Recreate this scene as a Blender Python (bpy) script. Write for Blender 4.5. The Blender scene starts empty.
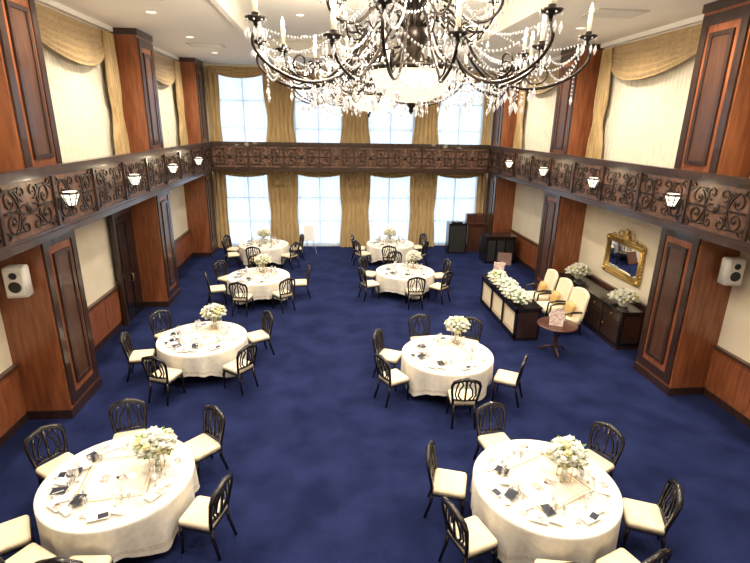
import bpy, math, random
from mathutils import Matrix, Vector
random.seed(7)
pi=math.pi; sin=math.sin; cos=math.cos
COL=bpy.context.scene.collection
# ------------------------------------------------------------ materials
def mat(name,col,rough=.5,metal=0,emis=None,es=0,spec=.5,col2=None,nscale=5,stretch=(1,1,1),bump=0,bscale=60,trans=0,coat=0,detail=3,sheen=0):
    m=bpy.data.materials.new(name);m.use_nodes=True;nt=m.node_tree;b=nt.nodes['Principled BSDF']
    b.inputs['Base Color'].default_value=(*col,1);b.inputs['Roughness'].default_value=rough
    b.inputs['Metallic'].default_value=metal;b.inputs['Specular IOR Level'].default_value=spec
    b.inputs['Transmission Weight'].default_value=trans;b.inputs['Coat Weight'].default_value=coat
    b.inputs['Sheen Weight'].default_value=sheen
    if emis: b.inputs['Emission Color'].default_value=(*emis,1);b.inputs['Emission Strength'].default_value=es
    if col2 or bump:
        tc=nt.nodes.new('ShaderNodeTexCoord');mp=nt.nodes.new('ShaderNodeMapping');mp.inputs['Scale'].default_value=stretch
        nt.links.new(tc.outputs['Object'],mp.inputs['Vector'])
    if col2:
        n=nt.nodes.new('ShaderNodeTexNoise');n.inputs['Scale'].default_value=nscale;n.inputs['Detail'].default_value=detail
        nt.links.new(mp.outputs[0],n.inputs['Vector'])
        r=nt.nodes.new('ShaderNodeValToRGB');r.color_ramp.elements[0].position=.35;r.color_ramp.elements[1].position=.65
        r.color_ramp.elements[0].color=(*col,1);r.color_ramp.elements[1].color=(*col2,1)
        nt.links.new(n.outputs['Fac'],r.inputs[0]);nt.links.new(r.outputs[0],b.inputs['Base Color'])
    if bump:
        n2=nt.nodes.new('ShaderNodeTexNoise');n2.inputs['Scale'].default_value=bscale;n2.inputs['Detail'].default_value=2
        nt.links.new(mp.outputs[0],n2.inputs['Vector'])
        bp=nt.nodes.new('ShaderNodeBump');bp.inputs['Strength'].default_value=bump;bp.inputs['Distance'].default_value=.02
        nt.links.new(n2.outputs['Fac'],bp.inputs['Height']);nt.links.new(bp.outputs[0],b.inputs['Normal'])
    return m
M={}
M['carpet']=mat('navy_carpet',(.0070,.0115,.050),.95,col2=(.0145,.022,.084),nscale=1.5,detail=10,bump=.6,bscale=70,spec=.1)
M['cream']=mat('cream_wall',(.78,.70,.54),.8,col2=(.83,.75,.60),nscale=2)
M['ceil']=mat('ceiling_plaster',(.90,.87,.80),.85,col2=(.92,.89,.82),nscale=1)
M['wood']=mat('red_mahogany',(.19,.058,.024),.32,col2=(.31,.105,.042),nscale=3.5,stretch=(4,4,.5),detail=6,coat=.2)
M['dark']=mat('dark_walnut',(.022,.011,.009),.3,col2=(.045,.022,.016),nscale=5,stretch=(5,5,.6),coat=.3)
M['mid']=mat('brown_walnut',(.055,.024,.015),.35,col2=(.09,.038,.022),nscale=4,stretch=(5,5,.5),coat=.2)
M['fback']=mat('gallery_panel',(.085,.041,.027),.45,col2=(.17,.09,.06),nscale=9,detail=4)
M['scroll']=mat('wrought_bronze',(.020,.011,.008),.4,metal=.2,col2=(.04,.021,.014),nscale=14)
M['gold']=mat('gold_drape',(.38,.255,.11),.5,col2=(.52,.37,.175),nscale=6,stretch=(3,3,.4),sheen=.3)
M['pleat']=mat('cream_pleat',(.72,.67,.56),.8,col2=(.79,.74,.63),nscale=4)
M['cloth']=mat('ivory_linen',(.76,.72,.65),.75,col2=(.84,.81,.75),nscale=14,bump=.25,bscale=12)
M['hem']=mat('embroidered_hem',(.60,.53,.43),.75,col2=(.80,.75,.67),nscale=38,bump=.3,bscale=50)
M['black']=mat('ebony_lacquer',(.010,.008,.010),.25,coat=.3)
M['seat']=mat('cream_upholstery',(.78,.67,.48),.7,col2=(.83,.73,.55),nscale=8)
M['iron']=mat('chandelier_iron',(.03,.022,.018),.35,metal=.6)
M['bowl']=mat('alabaster_bowl',(.95,.88,.72),.4,emis=(1,.86,.62),es=1.1)
M['candle']=mat('candle_sleeve',(.85,.78,.62),.5,emis=(1,.8,.5),es=.25)
M['bulb']=mat('candle_bulb',(1,.9,.7),.3,emis=(1,.86,.6),es=14)
M['crystal']=mat('cut_crystal',(.92,.92,.94),.06,spec=1,trans=.4,emis=(1,.96,.9),es=.08)  # faint emission puts a sparkle into the crystal, which is no lamp
M['lampglass']=mat('lamp_glass',(1,.95,.85),.3,emis=(1,.88,.66),es=1.9)
M['petal']=mat('white_petal',(.86,.86,.77),.7,col2=(.91,.90,.84),nscale=20)
M['petaly']=mat('yellow_petal',(.80,.77,.50),.7)
M['leaf']=mat('leaf_green',(.10,.20,.05),.6,col2=(.17,.28,.08),nscale=20)
M['brass']=mat('gilt_brass',(.62,.42,.14),.3,metal=.9)
M['paper']=mat('white_paper',(.92,.92,.93),.6)
M['ink']=mat('navy_card',(.02,.022,.045),.5)
M['kraft']=mat('printed_card',(.36,.22,.2),.6,col2=(.72,.62,.58),nscale=30)
M['border']=mat('runner_border',(.50,.36,.20),.7)
M['runner']=mat('runner_linen',(.80,.73,.62),.75,col2=(.84,.78,.68),nscale=9)
M['white']=mat('white_plastic',(.86,.85,.82),.4)
M['grille']=mat('speaker_cone',(.02,.02,.02),.5)
M['vent']=mat('vent_metal',(.62,.60,.55),.5)
M['frame']=mat('window_frame',(.30,.36,.45),.5)
M['mirror']=mat('mirror_silver',(.9,.9,.9),.03,metal=1)
M['goldcush']=mat('gold_cushion',(.55,.36,.13),.5)
M['rose']=mat('red_walnut',(.07,.025,.018),.3,coat=.3)
def mixmat(name,col,tr,kind):
    m=bpy.data.materials.new(name);m.use_nodes=True;nt=m.node_tree;nt.nodes.clear()
    o=nt.nodes.new('ShaderNodeOutputMaterial');mx=nt.nodes.new('ShaderNodeMixShader');t=nt.nodes.new('ShaderNodeBsdfTransparent')
    mx.inputs[0].default_value=tr
    if kind=='sheer':
        d=nt.nodes.new('ShaderNodeBsdfDiffuse');l=nt.nodes.new('ShaderNodeBsdfTranslucent');m2=nt.nodes.new('ShaderNodeMixShader')
        d.inputs[0].default_value=(*col,1);l.inputs[0].default_value=(*col,1);m2.inputs[0].default_value=.6
        nt.links.new(d.outputs[0],m2.inputs[1]);nt.links.new(l.outputs[0],m2.inputs[2]);s=m2
    else:
        s=nt.nodes.new('ShaderNodeBsdfGlossy');s.inputs['Roughness'].default_value=.03;s.inputs[0].default_value=(*col,1)
    nt.links.new(s.outputs[0],mx.inputs[1]);nt.links.new(t.outputs[0],mx.inputs[2]);nt.links.new(mx.outputs[0],o.inputs[0])
    return m
M['sheer']=mixmat('sheer_voile',(.84,.90,.97),.32,'sheer')
M['glass']=mixmat('clear_glass',(.9,.95,1),.9,'g')
M['drink']=mixmat('tumbler_glass',(.95,.97,1),.5,'g')
# ------------------------------------------------------------ mesh builder
class MB:
    def __init__(s): s.v=[];s.f=[];s.m=[];s.s=[];s.mats=[]
    def mi(s,k):
        if k not in s.mats: s.mats.append(k)
        return s.mats.index(k)
    def add(s,vs,fs,k,sm=False):
        o=len(s.v);s.v+=[tuple(v) for v in vs];i=s.mi(k)
        for f in fs: s.f.append([a+o for a in f]);s.m.append(i);s.s.append(sm)
    def box(s,x0,x1,y0,y1,z0,z1,k):
        s.add([(x0,y0,z0),(x1,y0,z0),(x1,y1,z0),(x0,y1,z0),(x0,y0,z1),(x1,y0,z1),(x1,y1,z1),(x0,y1,z1)],
              [(3,2,1,0),(4,5,6,7),(0,1,5,4),(1,2,6,5),(2,3,7,6),(3,0,4,7)],k)
    def rbox(s,cx,cy,z0,w,d,h,r,k,n=4,puff=0):
        pts=[]
        for qx,qy,a0 in[(1,1,0),(-1,1,90),(-1,-1,180),(1,-1,270)]:
            for i in range(n+1):
                a=math.radians(a0+90*i/n);pts.append((qx*(w/2-r),qy*(d/2-r),cos(a),sin(a)))
        rings=[]
        e=min(r,h*.45)
        for (ins,zz) in[(0,z0),(0,z0+h-e),(e*.3,z0+h-e*.3),(e,z0+h)]:
            rings.append([(cx+px+ca*(r-ins),cy+py+sa*(r-ins),zz) for px,py,ca,sa in pts])
        N=len(pts);vs=[p for q in rings for p in q];fs=[]
        for j in range(3):
            for i in range(N): a=j*N+i;b=j*N+(i+1)%N;fs.append((a,b,b+N,a+N))
        vs.append((cx,cy,z0+h+puff));c=len(vs)-1
        for i in range(N): fs.append((3*N+i,3*N+(i+1)%N,c))
        fs.append(tuple(reversed(range(N))))
        s.add(vs,fs,k,True)
    def tube(s,path,r,k,n=6,closed=False):
        P=[Vector(p) for p in path];L=len(P);rr=r if isinstance(r,(list,tuple)) else [r]*L
        vs=[];fs=[];prev=None
        for i,p in enumerate(P):
            if closed: t=(P[(i+1)%L]-P[i-1])
            else: t=P[min(i+1,L-1)]-P[max(i-1,0)]
            if t.length<1e-9: t=Vector((0,0,1))
            t.normalize()
            if prev is None:
                a=Vector((0,0,1)) if abs(t.z)<.9 else Vector((1,0,0))
                u=t.cross(a).normalized()
            else:
                u=prev-t*prev.dot(t)
                u=u.normalized() if u.length>1e-6 else t.orthogonal().normalized()
            prev=u;w=t.cross(u)
            for j in range(n):
                a=2*pi*j/n+pi/n;vs.append(p+(u*cos(a)+w*sin(a))*rr[i])
        for i in range(L if closed else L-1):
            for j in range(n):
                a=i*n+j;b=i*n+(j+1)%n;c=((i+1)%L)*n+(j+1)%n;d=((i+1)%L)*n+j
                fs.append((a,b,c,d))
        if not closed:
            fs.append(tuple(reversed(range(n))));fs.append(tuple((L-1)*n+j for j in range(n)))
        s.add(vs,fs,k,n>4)
    def lathe(s,prof,k,c=(0,0,0),n=16,cap=True):
        vs=[];fs=[]
        for r,z in prof:
            for j in range(n): a=2*pi*j/n;vs.append((c[0]+r*cos(a),c[1]+r*sin(a),c[2]+z))
        for i in range(len(prof)-1):
            for j in range(n): a=i*n+j;b=i*n+(j+1)%n;fs.append((a,b,b+n,a+n))
        if cap:
            if prof[0][0]>1e-4: fs.append(tuple(reversed(range(n))))
            if prof[-1][0]>1e-4: fs.append(tuple((len(prof)-1)*n+j for j in range(n)))
        s.add(vs,fs,k,True)
    def octa(s,c,r,k,h=None):
        h=h or r;x,y,z=c
        s.add([(x+r,y,z),(x,y+r,z),(x-r,y,z),(x,y-r,z),(x,y,z+h),(x,y,z-h)],
              [(0,1,4),(1,2,4),(2,3,4),(3,0,4),(1,0,5),(2,1,5),(3,2,5),(0,3,5)],k)
    def sph(s,c,r,k,n=8,m=5,sc=(1,1,1)):
        prof=[(max(r*sin(pi*i/m),1e-5),-r*cos(pi*i/m)) for i in range(m+1)]
        o=len(s.v);s.lathe(prof,k,(0,0,0),n,False)
        for i in range(o,len(s.v)):
            x,y,z=s.v[i];s.v[i]=(c[0]+x*sc[0],c[1]+y*sc[1],c[2]+z*sc[2])
    def grid(s,fn,nu,nv,k):
        vs=[fn(i/nu,j/nv) for j in range(nv+1) for i in range(nu+1)];fs=[]
        for j in range(nv):
            for i in range(nu): a=j*(nu+1)+i;fs.append((a,a+1,a+nu+2,a+nu+1))
        s.add(vs,fs,k,True)
    def mesh(s,name):
        me=bpy.data.meshes.new(name);me.from_pydata(s.v,[],s.f)
        for k in s.mats: me.materials.append(M[k])
        me.polygons.foreach_set('material_index',s.m);me.polygons.foreach_set('use_smooth',s.s);me.update()
        return me
    def obj(s,name,loc=(0,0,0),rz=0):
        return inst(name,s.mesh(name),loc,rz)
def inst(name,me,loc=(0,0,0),rz=0,sc=None):
    o=bpy.data.objects.new(name,me);o.location=loc;o.rotation_euler=(0,0,rz)
    if sc: o.scale=sc
    COL.objects.link(o);return o
# ------------------------------------------------------------ room dims
XL,XR=-4.516,6.665; WL,WR=-5.30,7.45; FL,FR=-4.284,6.382
Y1,PW,BP=7.974,1.119,5.534
ZB,ZT=3.234,4.313; YF=19.5; YW=20.6; YN=-1.6; ZC=7.1
CX=.84
b=MB();b.box(WL-.2,WR+.2,YN-.2,YW+.2,-.1,0,'carpet');b.obj('floor')
for nm,x0,x1 in(('wall_left',WL-.2,WL),('wall_right',WR,WR+.2)):
    b=MB();b.box(x0,x1,YN,YW,0,3.3,'cream');b.box(x0,x1,YN,YW,3.3,7.4,'wood');b.obj(nm)
b=MB();b.box(WL-.2,WR+.2,YN-.2,YN,0,7.5,'cream');b.obj('wall_front')
WX=[-3.2,-.3,2.6,5.42];WW=1.9
b=MB()
ed=[WL-.2]+[e for c in WX for e in(c-WW/2,c+WW/2)]+[WR+.2]
for i in range(0,len(ed),2): b.box(ed[i],ed[i+1],YW,YW+.2,0,7.4,'cream')
for c in WX:
    for z0,z1 in((0,.08),(3.05,3.75),(6.85,7.4)): b.box(c-WW/2,c+WW/2,YW,YW+.2,z0,z1,'cream')
b.obj('wall_back')
TX0,TX1,TY0,TY1=-1.9,3.9,.5,17.5
b=MB()
b.box(WL-.2,TX0,YN-.2,YW+.2,ZC,ZC+.1,'ceil');b.box(TX1,WR+.2,YN-.2,YW+.2,ZC,ZC+.1,'ceil')
b.box(TX0,TX1,YN-.2,TY0,ZC,ZC+.1,'ceil');b.box(TX0,TX1,TY1,YW+.2,ZC,ZC+.1,'ceil')
b.box(TX0-.1,TX1+.1,TY0-.1,TY1+.1,ZC+.42,ZC+.5,'ceil')
for x in(TX0-.1,TX1): b.box(x,x+.1,TY0-.1,TY1+.1,ZC+.1,ZC+.42,'ceil')
for y in(TY0-.1,TY1): b.box(TX0,TX1,y,y+.1,ZC+.1,ZC+.42,'ceil')
b.obj('ceiling')
b=MB()
def ringframe(b,x0,x1,y0,y1,z0,z1,w,k):
    b.box(x0-w,x0,y0-w,y1+w,z0,z1,k);b.box(x1,x1+w,y0-w,y1+w,z0,z1,k);b.box(x0,x1,y0-w,y0,z0,z1,k);b.box(x0,x1,y1,y1+w,z0,z1,k)
ringframe(b,TX0,TX1,TY0,TY1,ZC-.06,ZC,.12,'ceil');ringframe(b,TX0+.35,TX1-.35,TY0+.35,TY1-.35,ZC+.38,ZC+.42,.06,'ceil')
b.obj('trim_1')
for k,(x0,x1,q) in enumerate(((WL,WL+.28,1),(WR-.28,WR,-1))):
    b=MB();xa,xb=(x0,x1)
    b.box(xa,xb,YN,YW,ZC-.10,ZC,'ceil')
    if q>0:b.box(xa,xa+.16,YN,YW,ZC-.24,ZC-.10,'ceil')
    else:b.box(xb-.16,xb,YN,YW,ZC-.24,ZC-.10,'ceil')
    b.obj('trim_%d'%(k+2))
bays=[(YN,Y1-BP)]+[(Y1+PW+(k-1)*BP,Y1+k*BP) for k in range(0,3)]
for nm,x,q in(('left',WL,1),('right',WR,-1)):
    b=MB()
    for y0,y1 in bays:
        y0+=.002;y1-=.002
        xa,xb=sorted((x,x+q*.05));b.box(xa,xb,y0,y1,.14,1.0,'wood')
        xa,xb=sorted((x,x+q*.09));b.box(xa,xb,y0,y1,1.0,1.06,'mid')
        n=max(1,int((y1-y0)/1.1));w=(y1-y0)/n
        for i in range(n):
            xa,xb=sorted((x+q*.05,x+q*.066));b.box(xa,xb,y0+i*w+.1,y0+(i+1)*w-.1,.24,.9,'wood')
    b.obj('trim_4' if q>0 else 'trim_5')
    b=MB()
    for y0,y1 in bays:
        xa,xb=sorted((x,x+q*.07));b.box(xa,xb,y0+.002,y1-.002,0,.14,'dark')
    b.obj('baseboard_'+nm)
# pilasters
b=MB();D=.78
b.box(-D,0,0,PW,0,ZC-.002,'wood')
b.box(-D,.03,-.03,PW+.03,0,.16,'dark')
def panel(z0,z1):
    y0,y1=.04,PW-.04
    b.box(0,.035,y0,y0+.15,z0,z1,'dark');b.box(0,.035,y1-.15,y1,z0,z1,'dark')
    b.box(0,.035,y0+.15,y1-.15,z0,z0+.17,'dark');b.box(0,.035,y0+.15,y1-.15,z1-.17,z1,'dark')
    b.box(0,.012,y0+.15,y1-.15,z0+.17,z1-.17,'wood')
    a0,a1,c0,c1=y0+.25,y1-.25,z0+.30,z1-.30
    b.box(0,.05,a0,a0+.07,c0,c1,'dark');b.box(0,.05,a1-.07,a1,c0,c1,'dark')
    b.box(0,.05,a0+.07,a1-.07,c0,c0+.07,'dark');b.box(0,.05,a0+.07,a1-.07,c1-.07,c1,'dark')
    b.box(0,.03,a0+.07,a1-.07,c0+.07,c1-.07,'mid')
panel(.22,3.2);panel(4.1,6.9)
b.box(-D,.03,-.025,PW+.025,6.96,ZC-.002,'dark')
pm=b.mesh('pilaster')
for k in range(-1,3):
    y=Y1+k*BP
    inst('pilaster',pm,(XL,y,0));inst('pilaster',pm,(XR,y+PW,0),pi)
for nm,x0,x1,xs0,xs1 in(('left',WL,XL,XL+.04,FL-.09),('right',XR,WR,FR+.09,XR-.04)):
    b=MB()
    for y0,y1 in bays: b.box(x0+.001,x1-.001,y0+.04,y1-.04,3.26,3.42,'mid')
    b.box(xs0+.02,xs1,YN,YF+.09,3.26,3.42,'mid');b.obj('balcony_floor_'+nm)
b=MB();b.box(XL+.06,XR-.06,YF+.09,20.1,3.26,3.42,'mid');b.obj('balcony_floor_back')
# gallery fascia with scrollwork
def spiral(cx,cz,r0,r1,a0,a1,n=16):
    return [(cx+(r0+(r1-r0)*i/n)*cos(math.radians(a0+(a1-a0)*i/n)),cz+(r0+(r1-r0)*i/n)*sin(math.radians(a0+(a1-a0)*i/n))) for i in range(n+1)]
def bez(p,n=12):
    o=[]
    for i in range(n+1):
        t=i/n;a=(1-t)**3;bb=3*t*(1-t)**2;c=3*t*t*(1-t);d=t**3
        o.append((a*p[0][0]+bb*p[1][0]+c*p[2][0]+d*p[3][0],a*p[0][1]+bb*p[1][1]+c*p[2][1]+d*p[3][1]))
    return o
def scrollmod(b,x0,w,z0,h):
    cx=x0+w/2;cz=z0+h/2;W=w/2;Hh=h/2
    pats=[]
    for sx in(1,-1):
        for sz in(1,-1):
            pats.append([(cx+sx*px,cz+sz*pz) for px,pz in spiral(W*.62,Hh*.38,Hh*.5,Hh*.08,200,-250,24)])
            pats.append([(cx+sx*px,cz+sz*pz) for px,pz in spiral(W*.20,Hh*.62,Hh*.30,Hh*.06,-90,330,18)])
            pats.append([(cx+sx*px,cz+sz*pz) for px,pz in spiral(W*.90,Hh*.80,Hh*.18,Hh*.04,180,-150,12)])
            pats.append([(cx+sx*px,cz+sz*pz) for px,pz in bez([(0,0),(W*.15,Hh*.5),(W*.45,-Hh*.3),(W*.98,Hh*.05)])])
            pats.append([(cx+sx*px,cz+sz*pz) for px,pz in bez([(W*.35,-Hh*.0),(W*.5,Hh*.9),(W*.7,Hh*.95),(W*.98,Hh*.55)])])
    for q in pats: b.tube([(x,-.012,z) for x,z in q],.015,'scroll',4)
    for sx in(1,-1):
        for sz in(1,-1):
            b.sph((cx+sx*W*.62,-.012,cz+sz*Hh*.38),.042,'scroll',6,4,(1,.5,1))
            b.sph((cx+sx*W*.42,-.012,cz+sz*Hh*.75),.045,'scroll',6,4,(1.4,.4,.6))
    b.sph((cx,-.012,cz),.07,'scroll',8,4,(1,.4,1.3))
def fascia(name,L,nm,loc,rz):
    b=MB()
    b.box(0,L,0,.05,ZB+.05,ZT-.05,'fback')
    b.box(0,L,-.06,.085,ZT-.09,ZT,'dark');b.box(0,L,-.035,.06,ZT-.15,ZT-.09,'dark')
    b.box(0,L,-.06,.085,ZB,ZB+.1,'dark');b.box(0,L,-.035,.06,ZB+.1,ZB+.15,'dark')
    w=L/nm
    for i in range(nm+1):
        x=i*w;b.box(max(0,x-.03),min(L,x+.03),-.045,.0,ZB+.15,ZT-.15,'dark')
    for i in range(nm): scrollmod(b,i*w+.03,w-.06,ZB+.16,ZT-ZB-.32)
    return b.obj(name,loc,rz)
LS=YF-YN-.09
fascia('balcony_railing_left',LS,15,(FL,YN,0),pi/2)
fascia('balcony_railing_right',LS,15,(FR,YF-.09,0),-pi/2)
fascia('balcony_railing_back',FR-FL,8,(FL,YF+.0,0),0)
# sconces
b=MB()
def octring(r0,z0,r1,z1,k,n=8):
    vs=[(r0*cos(2*pi*i/n+pi/8),r0*sin(2*pi*i/n+pi/8),z0) for i in range(n)]+[(r1*cos(2*pi*i/n+pi/8),r1*sin(2*pi*i/n+pi/8),z1) for i in range(n)]
    b.add(vs,[(i,(i+1)%n,n+(i+1)%n,n+i) for i in range(n)],k)
octring(.07,-.12,.15,.08,'lampglass');octring(.15,.08,.12,.12,'iron');octring(.12,.12,.02,.13,'lampglass');octring(.03,-.16,.075,-.12,'iron')
for i in range(8):
    a=2*pi*i/8+pi/8;b.tube([(.075*cos(a),.075*sin(a),-.12),(.155*cos(a),.155*sin(a),.08),(.17*cos(a),.17*sin(a),.13)],.010,'iron',4)
for rr,zz in((.155,.085),(.115,.0)): b.tube([(rr*cos(2*pi*i/8+pi/8),rr*sin(2*pi*i/8+pi/8),zz) for i in range(8)],.009,'iron',4,True)
b.lathe([(.001,-.22),(.02,-.2),(.012,-.18),(.035,-.16)],'iron',n=8)
b.tube([(-.14,0,-.10),(-.1,0,-.18),(-.03,0,-.17)],.012,'iron',5);b.box(-.165,-.145,-.05,.05,-.2,.02,'iron')
sm=b.mesh('sconce_lamp')
S0=8.30
for k in range(-1,5):
    y=S0+k*BP/2
    if y<YF-.3:
        inst('sconce_lamp',sm,(FL+.208,y,3.80),0,(.88,)*3);inst('sconce_lamp',sm,(FR-.208,y,3.80),pi,(.88,)*3)
        for x,q in((FL+.45,1),(FR-.45,-1)):
            l=bpy.data.lights.new('sconce_glow','POINT');l.energy=9;l.color=(1,.80,.52);l.shadow_soft_size=.1
            lo=bpy.data.objects.new('sconce_glow',l);lo.location=(x,y,4.0);COL.objects.link(lo)
# ------------------------------------------------------------ curtains
def pleated(b,x0,x1,z0,z1,y,amp,wl,k,pinch=0,flare=0):
    W=x1-x0;n=int(W/wl*6)
    def fn(u,v):
        z=z0+(z1-z0)*v;c=(x0+x1)/2
        ww=1-pinch*math.exp(-((v-.45)/.18)**2)+flare*(1-v)
        ph=2*pi*u*W/wl
        return (c+(u-.5)*W*ww,y+amp*(sin(ph)+.3*sin(ph*2.3+1)),z)
    b.grid(fn,max(n,8),8 if pinch else 2,k)
def swag(b,x0,x1,ztop,drop,y,k,nf=5,asym=0,depth=.10):
    def fn(u,v):
        s=(4*u*(1-u))**.75
        uu=u+asym*v*sin(pi*u)
        return (x0+(x1-x0)*uu,y-depth*v*sin(pi*u)-.035*sin(v*nf*2*pi)*sin(pi*u)-.01,ztop-drop*v*(.18+.82*s))
    b.grid(fn,28,nf*6,k)
def tail(b,x0,x1,zt,zb,y,k,slant=0,nf=4):
    def fn(u,v):
        z=zt+(zb-zt)*v
        c=(x0+x1)/2;w=(x1-x0)*(.6+.4*sin(v*pi*.5)-.35*math.exp(-((v-.62)/.12)**2))
        z-=slant*u*v
        return (c+(u-.5)*w,y+.05*sin(u*2*pi*nf+v),z)
    b.grid(fn,8*nf,14,k)
def sidewin(L):
    b=MB();pleated(b,.12,L-.12,4.0,6.85,0,.03,.13,'pleat');return b.mesh('pleated_curtain')
def sideswag(L,far):
    b=MB()
    if far>0:
        swag(b,-.05,L-.25,6.93,.85,-.08,'gold',6,.10);tail(b,L-.75,L,6.93,4.05,-.15,'gold',nf=5);tail(b,0,.35,6.93,5.6,-.12,'gold',nf=3)
    else:
        swag(b,.25,L+.05,6.93,.85,-.08,'gold',6,-.10);tail(b,0,.75,6.93,4.05,-.15,'gold',nf=5);tail(b,L-.35,L,6.93,5.6,-.12,'gold',nf=3)
    b.tube([(0,-.05,6.93),(L,-.05,6.93)],.03,'brass',6)
    return b.mesh('gold_swag_drape')
BL=BP-PW-.2
sw1,ssL,ssR=sidewin(BL),sideswag(BL,1),sideswag(BL,-1)
for y0,y1 in bays[1:]:
    inst('pleated_curtain',sw1,(WL+.10,y0+.1,0),pi/2);inst('gold_swag_drape',ssL,(WL+.16,y0+.1,0),pi/2)
    inst('pleated_curtain',sw1,(WR-.10,y1-.1,0),-pi/2);inst('gold_swag_drape',ssR,(WR-.16,y1-.1,0),-pi/2)
def window(nm,c,z0,z1):
    b=MB();x0,x1=c-WW/2+.002,c+WW/2-.002;y=YW+.06
    for xa,xb in((x0,x0+.05),(x1-.05,x1),(c-.025,c+.025)): b.box(xa,xb,y,y+.06,z0,z1,'frame')
    nr=3
    for i in range(nr+1):
        z=z0+(z1-z0-.04)*i/nr;b.box(x0+.05,x1-.05,y+.01,y+.05,z,z+.04,'frame')
    b.box(x0+.05,x1-.05,y+.028,y+.032,z0+.04,z1-.04,'glass')
    b.obj(nm)
i=1
for c in WX:
    window('window_%d'%i,c,.082,3.048);i+=1
    window('window_%d'%i,c,3.752,6.848);i+=1
    for z0,z1 in((.03,3.2),(3.6,6.95)):
        b=MB();pleated(b,c-1.0,c+1.0,z0,z1,0,.035,.19,'sheer');b.obj('sheer_curtain',(0,YW-.07,0))
dr=[(-4.9,-4.0),(-2.38,-1.16),(.52,1.78),(3.42,4.56),(6.28,6.62)]
for (xa,xb) in dr:
    for z0,z1,pn in((.02,3.2,.12),(3.6,6.95,.2)):
        if xa<-4.5: xa2=-4.48
        else: xa2=xa
        b=MB();pleated(b,xa2,xb,z0,z1,0,.05,.19,'gold',pinch=pn);b.obj('gold_drape',(0,YW-.25,0))
b=MB()
for zt,dp in((3.24,.30),(6.98,.42)):
    for c in WX: swag(b,c-1.2,c+1.2,zt,dp,0,'gold',4)
    for xa,xb in dr[1:4]: tail(b,(xa+xb)/2-.35,(xa+xb)/2+.35,zt,zt-.6,-.06,'gold')
b.obj('gold_valance',(0,YW-.36,0))
b=MB();b.box(0,.06,0,1.15,0,2.75,'black')
for ya,yb in((.12,.53),(.62,1.03)):
    for za,zb in((.2,1.2),(1.35,2.55)): b.box(.06,.08,ya,yb,za,zb,'black')
b.tube([(.08,.56,1.0),(.13,.56,1.0),(.13,.56,1.2),(.08,.56,1.2)],.012,'brass',5)
b.box(0,.1,-.1,0,0,2.85,'dark');b.box(0,.1,0,1.15,2.75,2.85,'dark')
b.obj('door_1',(WL+.10,12.25,0))
# ------------------------------------------------------------ chair
def chair():
    b=MB()
    b.rbox(0,.02,.40,.47,.45,.035,.05,'black');b.rbox(0,.02,.435,.455,.435,.065,.05,'seat',puff=.012)
    for sx in(-1,1):
        b.tube([(sx*.20,.2,.41),(sx*.215,.215,.3),(sx*.205,.21,.15),(sx*.21,.225,0)],[.03,.027,.018,.018],'black',6)
        b.tube([(sx*.18,-.18,.43),(sx*.185,-.2,.25),(sx*.2,-.27,0)],[.027,.023,.019],'black',6)
    P=[(-.19,-.18,.42),(-.212,-.2,.56),(-.232,-.225,.70),(-.238,-.245,.82),(-.205,-.262,.90),(-.12,-.275,.935),(0,-.282,.965)]
    P=P+[(-x,y,z) for x,y,z in P[-2::-1]]
    b.tube(P,[.025,.024,.024,.028,.034,.034,.038,.034,.034,.028,.024,.024,.025],'black',6)
    b.tube([(-.2,-.2,.53),(0,-.215,.52),(.2,-.2,.53)],.02,'black',6)
    b.tube([(0,-.215,.52),(0,-.24,.7),(0,-.278,.95)],[.022,.018,.026],'black',6)
    for sx in(-1,1):
        b.tube([(sx*.05,-.212,.52),(sx*.125,-.225,.62),(sx*.105,-.24,.74),(sx*.05,-.255,.84),(sx*.09,-.27,.93)],.017,'black',5)
        b.tube([(sx*.13,-.208,.525),(sx*.175,-.225,.64),(sx*.165,-.245,.76),(sx*.13,-.265,.90)],.015,'black',5)
    return b.mesh('dining_chair')
chm=chair()
def table(seed,name):
    rnd=random.Random(seed);b=MB();n=144;R=.9
    ph=[rnd.uniform(0,6.28) for _ in range(4)]
    rings=[]
    for r in(.25,.5,.75,.87): rings.append([(r*cos(2*pi*i/n),r*sin(2*pi*i/n),.72) for i in range(n)])
    K=10
    for j in range(K+1):
        t=j/K;ring=[]
        for i in range(n):
            a=2*pi*i/n
            zb=.28-.18*abs(cos(2*a+ph[0]))**4+.014*abs(sin(14*a))
            fold=.6*sin(11*a+ph[1]+.8*sin(3*a))+.35*sin(19*a+ph[2])
            if t<.15: rr=R-.01+.01*(t/.15);z=.72-.012*(t/.15)**2
            else:
                q=(t-.15)/.85;rr=R+.0-q*.008+q**1.1*.042*fold;z=.708+(zb-.708)*q
            ring.append((rr*cos(a),rr*sin(a),z))
        rings.append(ring)
    vs=[(0,0,.72)]+[p for q in rings for p in q];fs=[];f2=[]
    for i in range(n): fs.append((0,1+i,1+(i+1)%n))
    for j in range(len(rings)-1):
        for i in range(n):
            a=1+j*n+i;c=1+j*n+(i+1)%n;(f2 if j==len(rings)-3 else fs).append((a,a+n,c+n,c))
    b.add(vs,fs,'cloth',True)
    o=b.mi('hem')
    for f in f2: b.f.append(list(f));b.m.append(o);b.s.append(True)
    b.lathe([(.32,0),(.32,.03),(.10,.06),(.05,.12),(.05,.66),(.2,.69)],'black',n=20)
    return b.mesh(name)
tms=[table(3,'banquet_table'),table(11,'banquet_table')]
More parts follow.
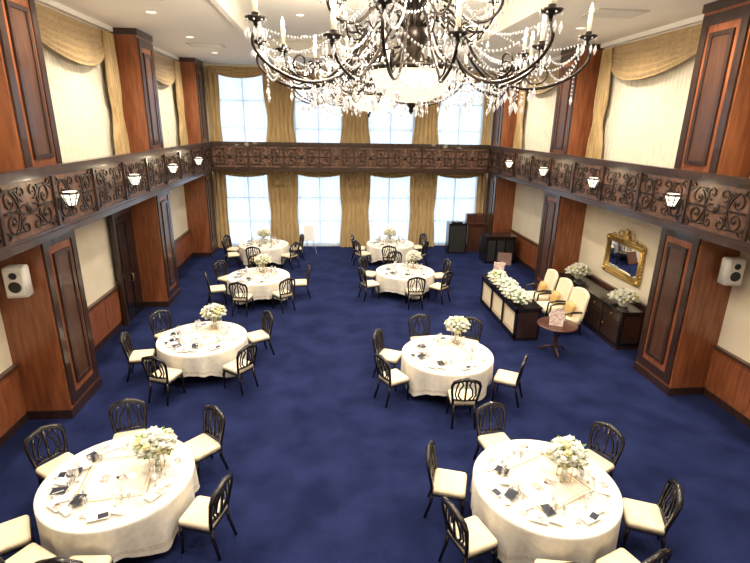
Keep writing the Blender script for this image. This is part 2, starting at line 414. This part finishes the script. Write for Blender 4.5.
def rose(b,c,r,k,rnd):
    b.sph(c,r*.62,k,6,4)
    for ring,(nn,rr,dz,tl) in enumerate(((5,.75,.1,.5),(6,1.05,-.25,.15))):
        for i in range(nn):
            a=2*pi*i/nn+rnd.uniform(-.2,.2)+ring*.5
            ca,sa=cos(a),sin(a);w=r*.62
            base=(c[0]+ca*r*.25,c[1]+sa*r*.25,c[2]-r*.5)
            p1=(c[0]+ca*r*rr*.85-sa*w,c[1]+sa*r*rr*.85+ca*w,c[2]+r*dz)
            p2=(c[0]+ca*r*rr*.85+sa*w,c[1]+sa*r*rr*.85-ca*w,c[2]+r*dz)
            tp=(c[0]+ca*r*rr*1.1,c[1]+sa*r*rr*1.1,c[2]+r*(dz+tl))
            b.add([base,p1,tp,p2],[(0,3,2,1)],k,True)
def bouquet(b,c,R,n,rnd,flat=.75,lf=.9):
    b.sph((c[0],c[1],c[2]),R*.7,'leaf',10,6,(1,1,flat))
    for i in range(n):
        t=(i+.5)/n;phi=math.acos(1-1.5*t);a=i*2.39996
        rr=R*rnd.uniform(.8,1.05)
        p=(c[0]+rr*sin(phi)*cos(a),c[1]+rr*sin(phi)*sin(a),c[2]+rr*cos(phi)*flat)
        rose(b,p,R*rnd.uniform(.18,.27),'petal' if rnd.random()<.78 else 'petaly',rnd)
    for i in range(int(n*lf)):
        a=rnd.uniform(0,6.28);phi=rnd.uniform(.5,2.1);rr=R*rnd.uniform(.85,1.2)
        d=Vector((sin(phi)*cos(a),sin(phi)*sin(a),cos(phi)*flat));p=Vector(c)+d*rr*.75;q=Vector(c)+d*rr*1.12
        s=d.cross(Vector((0,0,1)));s=s.normalized()*R*.10 if s.length>.01 else Vector((R*.1,0,0))
        m=(p+q)/2
        b.add([p,m+s,q,m-s],[(0,1,2,3)],'leaf')
def centerpiece(seed):
    rnd=random.Random(seed);b=MB()
    s=.065;h=.25
    for sx in(-1,1):
        for sy in(-1,1): b.tube([(sx*s,sy*s,0),(sx*s,sy*s,h)],.005,'brass',4)
    for z in(.005,h):
        b.tube([(s,s,z),(-s,s,z),(-s,-s,z),(s,-s,z)],.005,'brass',4,True)
    b.lathe([(.04,.01),(.045,.12),(.05,.25)],'drink',n=12)
    for i in range(6):
        a=i*1.05;b.tube([(.015*cos(a),.015*sin(a),.03),(.03*cos(a+.5),.03*sin(a+.5),.2),(.08*cos(a),.08*sin(a),.32)],.004,'leaf',4)
    bouquet(b,(0,0,.38),.225,50,rnd,.72,.8)
    return b.mesh('flower_centerpiece')
cps=[centerpiece(1),centerpiece(2)]
def card(b,x,y,w,h,a,z,k,t=.003):
    c,s=cos(a),sin(a);vs=[]
    for zz in(z,z+t):
        for dx,dy in((-w/2,-h/2),(w/2,-h/2),(w/2,h/2),(-w/2,h/2)): vs.append((x+dx*c-dy*s,y+dx*s+dy*c,zz))
    b.add(vs,[(3,2,1,0),(4,5,6,7),(0,1,5,4),(1,2,6,5),(2,3,7,6),(3,0,4,7)],k)
def tumbler(b,x,y,r=.03,h=.1,z=0):
    b.lathe([(r*.8,0),(r,h),(r*.92,h),(r*.72,.008),(.001,.008)],'drink',(x,y,z),10,False)
def goblet(b,x,y):
    b.lathe([(.001,0),(.032,.002),(.006,.008),(.004,.08),(.022,.10),(.034,.13),(.030,.19)],'drink',(x,y,0),12,False)
def setting(seed,busy):
    rnd=random.Random(seed);b=MB()
    s=.40;a=.12
    card(b,0,0,2*s,2*s,a,.0005,'runner',.0015)
    for i in range(4):
        aa=a+i*pi/2;d=Vector((cos(aa),sin(aa)))*s;card(b,d.x,d.y,.022,2*s+.022,aa,.0005,'border',.003)
        d=Vector((cos(aa),sin(aa)))*(s-.05);card(b,d.x,d.y,.006,2*s-.1,aa,.0018,'border',.001)
    zz=.004
    for i in range(7):
        th=2*pi*i/7+.3
        r=.68;card(b,r*cos(th),r*sin(th),.23,.16,th+pi/2+rnd.uniform(-.2,.2),zz,'paper',.002);zz+=.0023
        card(b,.70*cos(th)-.05*sin(th),.70*sin(th)+.05*cos(th),.11,.08,th+pi/2+.3,zz,'ink' if i%2 else 'kraft',.002);zz+=.0023
        card(b,r*cos(th+.28),r*sin(th+.28),.09,.17,th+pi+rnd.uniform(-.4,.4),zz,'paper',.002);zz+=.0023
        # folded napkin
        th2=th-.26;nx,ny=.64*cos(th2),.64*sin(th2);tx,ty=-sin(th2),cos(th2);ex,ey=cos(th2),sin(th2);w=.05;l=.06
        b.add([(nx-tx*w-ex*l,ny-ty*w-ey*l,.004),(nx+tx*w-ex*l,ny+ty*w-ey*l,.004),(nx+tx*w+ex*l,ny+ty*w+ey*l,.004),(nx-tx*w+ex*l,ny-ty*w+ey*l,.004),(nx-ex*l,ny-ey*l,.07),(nx+ex*l,ny+ey*l,.07)],
              [(0,3,5,4),(1,4,5,2),(0,4,1),(3,2,5)],'paper')
    for i in range(busy):
        th=math.radians(140+ i*115/busy);r=rnd.uniform(.52,.66)
        x,y=r*cos(th),r*sin(th)
        card(b,x,y,.17,.12,th+rnd.uniform(-.5,.5),zz,'ink' if i%2==0 else 'paper',.002);zz+=.0023
    for i in range(4):
        card(b,-.15+.10*i,-.03+.04*(i%2),.10,.14,.35*i,.003,'paper' if i%2 else 'kraft')
    for i in range(7):
        th=2*pi*i/7+.65;tumbler(b,.50*cos(th),.50*sin(th));tumbler(b,.53*cos(th+.16),.53*sin(th+.16),.024,.13);goblet(b,.55*cos(th-.14),.55*sin(th-.14));goblet(b,.47*cos(th-.02),.47*sin(th+.02)+.04)
    return b.mesh('place_setting')
pcs=[setting(5,7),setting(8,5)]
T=[(-2.66,5.42,.44,.12,[106,50,-20,150,210,240,272],0,0),
   (2.70,4.92,.26,.04,[161,205,100,32,-18,292,255],.5,.3),
   (-2.62,9.68,.16,.46,[142,192,248,316,30],0,.5),
   (2.32,8.62,.30,.50,[155,200,103,55,-28,270],.4,.2),
   (-2.03,14.05,.1,.35,[150,198,255,-50,5,100],.2,.1),
   (2.36,14.35,.3,.3,[150,200,275,-40,15,95],.1,.6),
   (-2.35,18.05,0,.1,[165,205,262,-35,20],0,.3),
   (2.36,18.05,0,.1,[165,205,262,-35,20],.4,0)]
for i,(x,y,fx,fy,an,r,r2) in enumerate(T):
    inst('banquet_table',tms[i%2],(x,y,0),r)
    inst('flower_centerpiece',cps[i%2],(x+fx,y+fy,.7245),r+i)
    inst('place_setting',pcs[i%2],(x,y,.7205),r2)
    for a in an:
        t=math.radians(a);R=1.205
        inst('dining_chair',chm,(x+R*cos(t),y+R*sin(t),0),t+pi/2+random.uniform(-.12,.12))
# ------------------------------------------------------------ chandelier
def chandelier():
    b=MB();rnd=random.Random(2)
    b.lathe([(.001,-.24),(.025,-.21),(.02,-.18),(.05,-.15),(.03,-.12)],'iron',n=10)
    b.lathe([(.03,-.13),(.16,-.115),(.28,-.06),(.36,.02),(.41,.12),(.42,.16)],'bowl',n=32,cap=False)
    b.lathe([(.41,.15),(.445,.15),(.45,.19),(.41,.21),(.37,.19)],'iron',n=32,cap=False)
    b.lathe([(.10,.2),(.06,.3),(.10,.38),(.16,.45),(.10,.55),(.05,.65),(.09,.75),(.20,.82),(.26,.88),(.27,1.02),(.10,1.08),(.05,1.15),(.03,1.3),(.03,2.08),(.16,2.16),(.18,2.24)],'iron',n=16)
    for i in range(6):
        a=pi*i/3;b.tube([(.09*cos(a),.09*sin(a),.38),(.28*cos(a),.28*sin(a),.34),(.43*cos(a),.43*sin(a),.19)],.012,'iron',5)
    def beads(p,q,sag,step=.036,r=.0105):
        P=Vector(p);Q=Vector(q);L=(Q-P).length+sag*.8;n=max(3,int(L/step))
        for i in range(n+1):
            t=i/n;c=P.lerp(Q,t);c.z-=sag*4*t*(1-t);b.octa(c,r,'crystal',r*1.3)
    def pend(c,L,w=.019):
        n=int(L/.036)
        for i in range(n): b.octa((c[0],c[1],c[2]-i*.036),.010,'crystal')
        b.octa((c[0],c[1],c[2]-L-.02),w,'crystal',.044)
    def cup(c,h=.15):
        b.lathe([(.012,-.05),(.02,-.02),(.075,0),(.085,.018),(.03,.02),(.028,.05)],'iron',c,12)
        b.lathe([(.02,.04),(.02,.04+h)],'candle',c,8)
        b.lathe([(.008,.04+h),(.019,.065+h),(.014,.09+h),(.001,.13+h)],'bulb',c,8)
        for i in range(8):
            a=pi*i/4;pend((c[0]+.08*cos(a),c[1]+.08*sin(a),c[2]-.01),.07,.016)
    def smooth(prof):
        pts=[];Q=[prof[0]]+prof+[prof[-1]]
        for k in range(1,len(Q)-2):
            for s in range(4):
                t=s/4
                f=lambda j:.5*((2*Q[k][j])+(-Q[k-1][j]+Q[k+1][j])*t+(2*Q[k-1][j]-5*Q[k][j]+4*Q[k+1][j]-Q[k+2][j])*t*t+(-Q[k-1][j]+3*Q[k][j]-3*Q[k+1][j]+Q[k+2][j])*t**3)
                pts.append((f(0),f(1)))
        pts.append(prof[-1]);return pts
    ends=[];N=16
    for i in range(N):
        a=2*pi*i/N+.10;R=1.60 if i%2 else 1.25;zt=.38 if i%2 else .24
        ca,sa=cos(a),sin(a)
        prof=[(.10,.55),(.25,.64),(.45,.52),(.62,.26),(.85,.06),(1.10*R/1.5,.0),(R*.93,.10),(R*1.02,.25),(R,zt)]
        b.tube([(r*ca,r*sa,z) for r,z in smooth(prof)],.014,'iron',6)
        cr=[(R*.75+.13*(1-k/14)*cos(k*.5+3.6),.15+.13*(1-k/14)*sin(k*.5+3.6)) for k in range(13)]
        b.tube([(r*ca,r*sa,z) for r,z in cr],.009,'iron',5)
        cr=[(.55+.12*(1-k/14)*cos(-k*.5+.4),.50+.12*(1-k/14)*sin(-k*.5+.4)) for k in range(13)]
        b.tube([(r*ca,r*sa,z) for r,z in cr],.009,'iron',5)
        e=(R*ca,R*sa,zt+.05);cup(e);ends.append(e)
        pend((R*.95*ca,R*.95*sa,.10),.18);pend((.85*ca,.85*sa,.05),.14);pend((1.08*ca,1.08*sa,.0),.17);pend((.97*ca,.97*sa,.02),.10)
        beads((.25*ca,.25*sa,.98),(R*.97*ca,R*.97*sa,zt),.26 if i%2 else .34)
        beads((.44*ca,.44*sa,.19),(.9*ca,.9*sa,.05),.10)
        am=a+pi/N;pend((1.0*cos(am),1.0*sin(am),.02),.16)
    for i in range(N):
        beads(ends[i],ends[(i+1)%N],.17);beads(ends[i],ends[(i+1)%N],.30)
        a0=2*pi*i/N+.10;a1=a0+2*pi/N
        beads((1.0*cos(a0),1.0*sin(a0),.03),(1.0*cos(a1),1.0*sin(a1),.03),.10)
    e2=[]
    for i in range(8):
        a=2*pi*i/8+.2;R=.85;ca,sa=cos(a),sin(a)
        b.tube([(r*ca,r*sa,z) for r,z in smooth([(.06,.68),(.2,.78),(.38,.70),(.55,.56),(.72,.55),(.83,.64),(R,.76)])],.013,'iron',6)
        e=(R*ca,R*sa,.82);cup(e);e2.append(e);pend((.62*ca,.62*sa,.55),.14);pend((.45*ca,.45*sa,.64),.12);pend((.74*ca,.74*sa,.55),.18)
        beads((.25*ca,.25*sa,1.0),(R*.95*ca,R*.95*sa,.8),.16)
    for i in range(8): beads(e2[i],e2[(i+1)%8],.18);beads(e2[i],e2[(i+1)%8],.30)
    for i in range(20):
        a=2*pi*i/20;pend((.45*cos(a),.45*sin(a),.17),.03,.013);pend((.26*cos(a),.26*sin(a),.90),.14)
    for i in range(10):
        a=2*pi*i/10;beads((.05*cos(a),.05*sin(a),1.5),(.25*cos(a),.25*sin(a),1.0),.03)
    return b.mesh('crystal_chandelier')
cm=chandelier()
for y,z in((5.1,5.34),(10.2,5.37)):
    inst('crystal_chandelier',cm,(CX,y,z),0,(.98,.98,1.0))
    for dx,dy,dz,e in((0,0,.40,90),(.95,.5,.75,125),(-.95,.5,.75,125),(0,-1.0,.75,125)):
        l=bpy.data.lights.new('chandelier_glow','POINT');l.energy=e;l.color=(1,.85,.64);l.shadow_soft_size=.12
        lo=bpy.data.objects.new('chandelier_glow',l);lo.location=(CX+dx,y+dy,z+dz);COL.objects.link(lo)
b=MB();b.lathe([(.10,-.012),(.115,-.008),(.115,0)],'white',n=20,cap=False);b.lathe([(.001,-.004),(.10,-.006)],'lampglass',n=20,cap=False)
dl=b.mesh('ceiling_downlight')
for x in(-3.5,5.6):
    for y in(2.5,5.5,8.5,11.5,14.5,17.5):
        inst('ceiling_downlight',dl,(x,y,ZC-.001))
        l=bpy.data.lights.new('downlight_beam','SPOT');l.energy=520;l.color=(1,.87,.68);l.spot_size=2.85;l.spot_blend=.8;l.shadow_soft_size=.12
        lo=bpy.data.objects.new('downlight_beam',l);lo.location=(x,y,ZC-.06);COL.objects.link(lo)
for x in(-.6,2.6):
    for y in(2.5,7.5,13.5,16.5):
        inst('ceiling_downlight',dl,(x,y,ZC+.379+.04))
        l=bpy.data.lights.new('downlight_beam','SPOT');l.energy=470;l.color=(1,.89,.73);l.spot_size=2.5;l.spot_blend=.8;l.shadow_soft_size=.12
        lo=bpy.data.objects.new('downlight_beam',l);lo.location=(x,y,ZC+.36);COL.objects.link(lo)
b=MB();b.box(-.5,.5,-.35,.35,-.02,0,'vent')
for i in range(7): b.box(-.44,.44,-.29+i*.09,-.25+i*.09,-.03,-.02,'white')
vm=b.mesh('air_vent')
for x,y in((-3.4,10.0),(-3.4,15.9),(5.5,10.0),(5.5,15.9)): inst('air_vent',vm,(x,y,ZC-.001))
# ------------------------------------------------------------ speakers
b=MB();b.rbox(0,0,-.24,.30,.24,.48,.04,'white')
b.box(-.12,.12,-.13,-.119,-.2,.19,'white')
for z,r in((-.07,.09),(.11,.055)):
    o=len(b.v);b.lathe([(r,0),(r*.9,.012),(r*.4,-.0),(.001,.004)],'grille',n=18,cap=False)
    for i in range(o,len(b.v)): x,y,zz=b.v[i];b.v[i]=(x,-.132-zz,z+y)
b.tube([(0,.12,0),(0,.2,0)],.02,'grille',6);b.box(-.05,.05,.19,.205,-.08,.08,'grille')
sp=b.mesh('loudspeaker')
inst('loudspeaker',sp,(-4.80,Y1-.22,2.60),.15);inst('loudspeaker',sp,(7.16,Y1-.22,2.62),-.15)
# ------------------------------------------------------------ head table
b=MB();x0,x1,y0,y1=4.5,5.12,10.65,13.4;h=.86
b.box(x0+.03,x1-.03,y0+.03,y1-.03,.05,h-.04,'seat');b.box(x0-.02,x1+.02,y0-.02,y1+.02,h-.04,h,'black')
b.box(x0,x1,y0,y1,0,.07,'black')
n=3
for i in range(n+1):
    y=y0+(y1-y0-.08)*i/n;b.box(x0,x0+.05,y,y+.08,.07,h-.04,'black');b.box(x1-.05,x1,y,y+.08,.07,h-.04,'black')
b.box(x0,x0+.04,y0,y1,h-.16,h-.04,'black');b.box(x0,x1,y0,y0+.04,h-.12,h-.04,'black');b.box(x0,x0+.04,y0,y1,.07,.14,'black')
b.box(x0+.05,x1-.05,y0+.01,y0+.035,.07,h-.12,'dark')
w=(y1-y0-.08)/n
for i in range(n):
    ya=y0+i*w+.14;b.tube([(x0+.025,ya,.2),(x0+.025,ya+w-.2,.2),(x0+.025,ya+w-.2,h-.22),(x0+.025,ya,h-.22)],.01,'brass',4,True)
b.obj('head_table')
rnd=random.Random(4)
b=MB()
for i in range(9):
    bouquet(b,(rnd.uniform(-.10,.06),i*.25,.10+.04*sin(i*2)),.23,26,rnd,.62,.9)
b.obj('flower_garland',(4.76,10.93,h+.045))
def standcard(nm,loc,rz,w=.22,h2=.3,k='kraft'):
    b=MB();b.add([(-w/2,0,0),(w/2,0,0),(w/2,.08,h2),(-w/2,.08,h2),(-w/2,.006,0),(w/2,.006,0),(w/2,.086,h2),(-w/2,.086,h2)],
      [(0,1,2,3),(7,6,5,4),(0,3,7,4),(1,5,6,2),(3,2,6,7),(0,4,5,1)],k)
    b.tube([(0,.08,h2*.8),(0,.16,.008)],.006,'black',4);b.obj(nm,loc,rz)
standcard('framed_card',(4.9,13.22,h+.001),-.5,.3,.4);
b=MB();b.lathe([(.43,.68),(.45,.69),(.45,.715),(.43,.72),(.001,.72)],'rose',n=32)
b.lathe([(.05,.68),(.04,.5),(.06,.35),(.035,.2),(.06,.12)],'rose',n=12)
for i in range(3):
    a=2*pi*i/3+.4;b.tube([(.04*cos(a),.04*sin(a),.15),(.2*cos(a),.2*sin(a),.12),(.34*cos(a),.34*sin(a),.02)],[.03,.025,.02],'rose',6)
b.obj('pedestal_table',(5.22,9.98,0))
standcard('menu_display',(5.12,9.86,.722),-.5,.3,.34);standcard('menu_display',(5.36,10.1,.722),.3,.26,.3,'kraft')
# armchairs
b=MB()
b.rbox(0,0,.28,.62,.58,.16,.06,'seat',puff=.02)
b.box(-.31,.31,-.28,.28,.24,.29,'black')
for sx in(-1,1):
    b.tube([(sx*.28,.25,.27),(sx*.28,.26,.1),(sx*.29,.28,0)],[.028,.022,.016],'black',6);b.tube([(sx*.27,-.25,.27),(sx*.28,-.32,0)],[.028,.018],'black',6)
    b.tube([(sx*.31,-.28,.62),(sx*.33,0,.64),(sx*.33,.22,.60),(sx*.31,.24,.28)],[.03,.03,.026,.022],'black',8)
def bk(u,v,o):
    a=(u-.5);top=1.05+.05*cos(pi*a)
    z=.4+(top-.4)*v;return (a*.62*(1-.05*v),-.24-.13*v+o+.05*cos(pi*a)*-1+.05,z)
b.grid(lambda u,v:bk(u,v,.0),12,8,'seat');b.grid(lambda u,v:bk(1-u,v,-.09),12,8,'seat')
Pe=[bk(0,v/6,-.045) for v in range(7)]+[bk(u/10,1,-.045) for u in range(1,10)]+[bk(1,1-v/6,-.045) for v in range(7)]
b.tube(Pe,.05,'seat',8)
o=len(b.v);b.sph((0,0,0),.2,'goldcush',12,8,(1,.42,1))
for i in range(o,len(b.v)):
    x,y,z=b.v[i];b.v[i]=(max(-.17,min(.17,x*1.15)),y-.1+z*-.25,.62+max(-.16,min(.16,z*1.1)))
am=b.mesh('cream_armchair')
for x,y,r in((6.0,11.15,pi/2+.1),(6.0,12.0,pi/2),(6.0,12.85,pi/2-.05)): inst('cream_armchair',am,(x,y,0),r)
# sideboard
b=MB();x0,x1,y0,y1=6.72,7.34,9.95,13.1;h=.98
b.box(x0+.03,x1,y0+.03,y1-.03,.1,h-.05,'black');b.box(x0-.02,x1,y0-.02,y1+.02,h-.05,h,'black');b.box(x0+.05,x1,y0+.05,y1-.05,0,.1,'dark')
n=4;w=(y1-y0-.06)/n
for i in range(n):
    ya=y0+.03+i*w;b.box(x0+.012,x0+.03,ya+.04,ya+w-.04,.16,.66,'dark');b.box(x0+.012,x0+.03,ya+.04,ya+w-.04,.7,.89,'dark')
    b.sph((x0,ya+w/2,.8),.02,'brass');b.sph((x0,ya+w-.1,.45),.02,'brass')
b.box(x0+.12,x1-.1,y0+.012,y0+.03,.18,.85,'dark')
b.obj('sideboard')
rnd=random.Random(9)
for y,R,nn in((10.35,.26,44),(12.55,.28,44)):
    b=MB();b.lathe([(.08,0),(.12,.05),(.13,.12),(.10,.16)],'white',n=14);bouquet(b,(0,0,.24),R,nn,rnd,.6);bouquet(b,(0,.32,.13),R*.7,18,rnd,.6);b.obj('flower_arrangement',(6.98,y,h))
b=MB();w,hh=.66,.36
b.box(-w,w,-.02,.0,-hh,hh,'mirror')
def fr(off,r): b.tube([(w+off,-.03,hh+off),(-w-off,-.03,hh+off),(-w-off,-.03,-hh-off),(w+off,-.03,-hh-off)],r,'brass',6,True)
fr(0,.03);fr(.06,.04);fr(.11,.02)
for i in range(-9,10):
    for z in(hh+.12,-hh-.12): b.sph((i*.08,-.03,z),.035,'brass',6,4)
for i in range(-4,5):
    for x in(w+.12,-w-.12): b.sph((x,-.03,i*.085),.035,'brass',6,4)
for sx in(-1,1):
    b.tube([(sx*px,-.04,pz) for px,pz in spiral(.24,hh+.20,.15,.03,200,-200,18)],.022,'brass',6)
    b.tube([(sx*px,-.04,pz) for px,pz in spiral(.52,hh+.15,.08,.02,180,-160,12)],.018,'brass',6)
    for z in(hh+.06,-hh-.06): b.sph((sx*(w+.06),-.04,z),.08,'brass',8,5)
b.sph((0,-.04,hh+.30),.09,'brass',8,6,(1,.5,1.3));b.sph((0,-.04,hh+.16),.12,'brass',8,6,(1.2,.4,1))
b.obj('gilt_mirror',(WR-.03,11.3,1.88),-pi/2)
# ------------------------------------------------------------ back right corner equipment
b=MB();b.box(0,1.15,0,.75,0,1.02,'black');b.box(-.03,1.18,-.03,.78,1.02,1.06,'black')
for i in range(3): b.box(.08+i*.36,.36+i*.36,-.015,0,.12,.9,'grille')
b.obj('black_cabinet',(5.95,17.6,0))
b=MB();b.box(0,.75,0,.5,0,1.25,'black');b.box(.05,.70,-.02,0,.06,1.15,'grille');b.lathe([(.2,0),(.24,.03)],'black',(.375,.25,1.25),16);b.obj('stage_speaker',(4.9,19.2,0))
b=MB();b.box(0,.75,0,.45,0,1.15,'rose');b.box(-.04,.79,-.06,.5,1.15,1.2,'rose');b.box(.0,.75,.2,.45,1.2,1.55,'rose');b.box(.1,.65,-.02,0,.15,1.0,'mid')
b.tube([(.3,.1,1.2),(.3,.0,1.45),(.3,-.05,1.6)],.012,'black',5);b.obj('lectern',(5.75,19.5,0))
b=MB()
for q in(((-.3,0,0),(-.03,.12,1.5)),((.3,0,0),(.03,.12,1.5)),((0,.5,0),(0,.13,1.45))): b.tube(q,.015,'white',5)
b.tube([(-.24,-.01,.55),(.24,-.01,.55)],.016,'white',5);b.box(-.2,.2,-.02,-.005,.57,1.15,'paper')
em=b.mesh('display_easel');inst('display_easel',em,(-.75,19.3,0),.2)
b=MB()
for a in(0,2.1,4.2): b.tube([(0,0,.6),(.3*cos(a),.3*sin(a),0)],.012,'black',5)
b.tube([(0,0,.5),(0,0,1.15)],.012,'black',5)
b.add([(-.2,-.08,1.0),(.2,-.08,1.0),(.2,.06,1.35),(-.2,.06,1.35),(-.2,-.07,1.0),(.2,-.07,1.0),(.2,.07,1.35),(-.2,.07,1.35)],[(0,1,2,3),(7,6,5,4),(0,3,7,4),(1,5,6,2),(3,2,6,7),(0,4,5,1)],'rose')
b.obj('music_stand',(5.35,14.0,0),-.3)
# ------------------------------------------------------------ world, camera
w=bpy.data.worlds.new('daylight');bpy.context.scene.world=w;w.use_nodes=True
bg=w.node_tree.nodes['Background'];bg.inputs[0].default_value=(.68,.84,1,1);bg.inputs[1].default_value=2.5
cd=bpy.data.cameras.new('camera');cam=bpy.data.objects.new('camera',cd);COL.objects.link(cam);bpy.context.scene.camera=cam
cd.sensor_fit='HORIZONTAL';cd.sensor_width=36;cd.lens=36*491.05/750;cd.clip_start=.05
th,ps,ro=[math.radians(a) for a in(17.718,5.711,.979)]
r=Vector((cos(ps),-sin(ps),0));fh=Vector((sin(ps),cos(ps),0));z=Vector((0,0,1))
fw=fh*cos(th)-z*sin(th);up=fh*sin(th)+z*cos(th)
R=Matrix((r,up,-fw)).transposed()
R=R@Matrix.Rotation(ro,3,'Z')
cam.matrix_world=Matrix.Translation((0,0,5))@R.to_4x4()
vs=bpy.context.scene.view_settings
try: vs.view_transform='Standard'
except Exception: pass
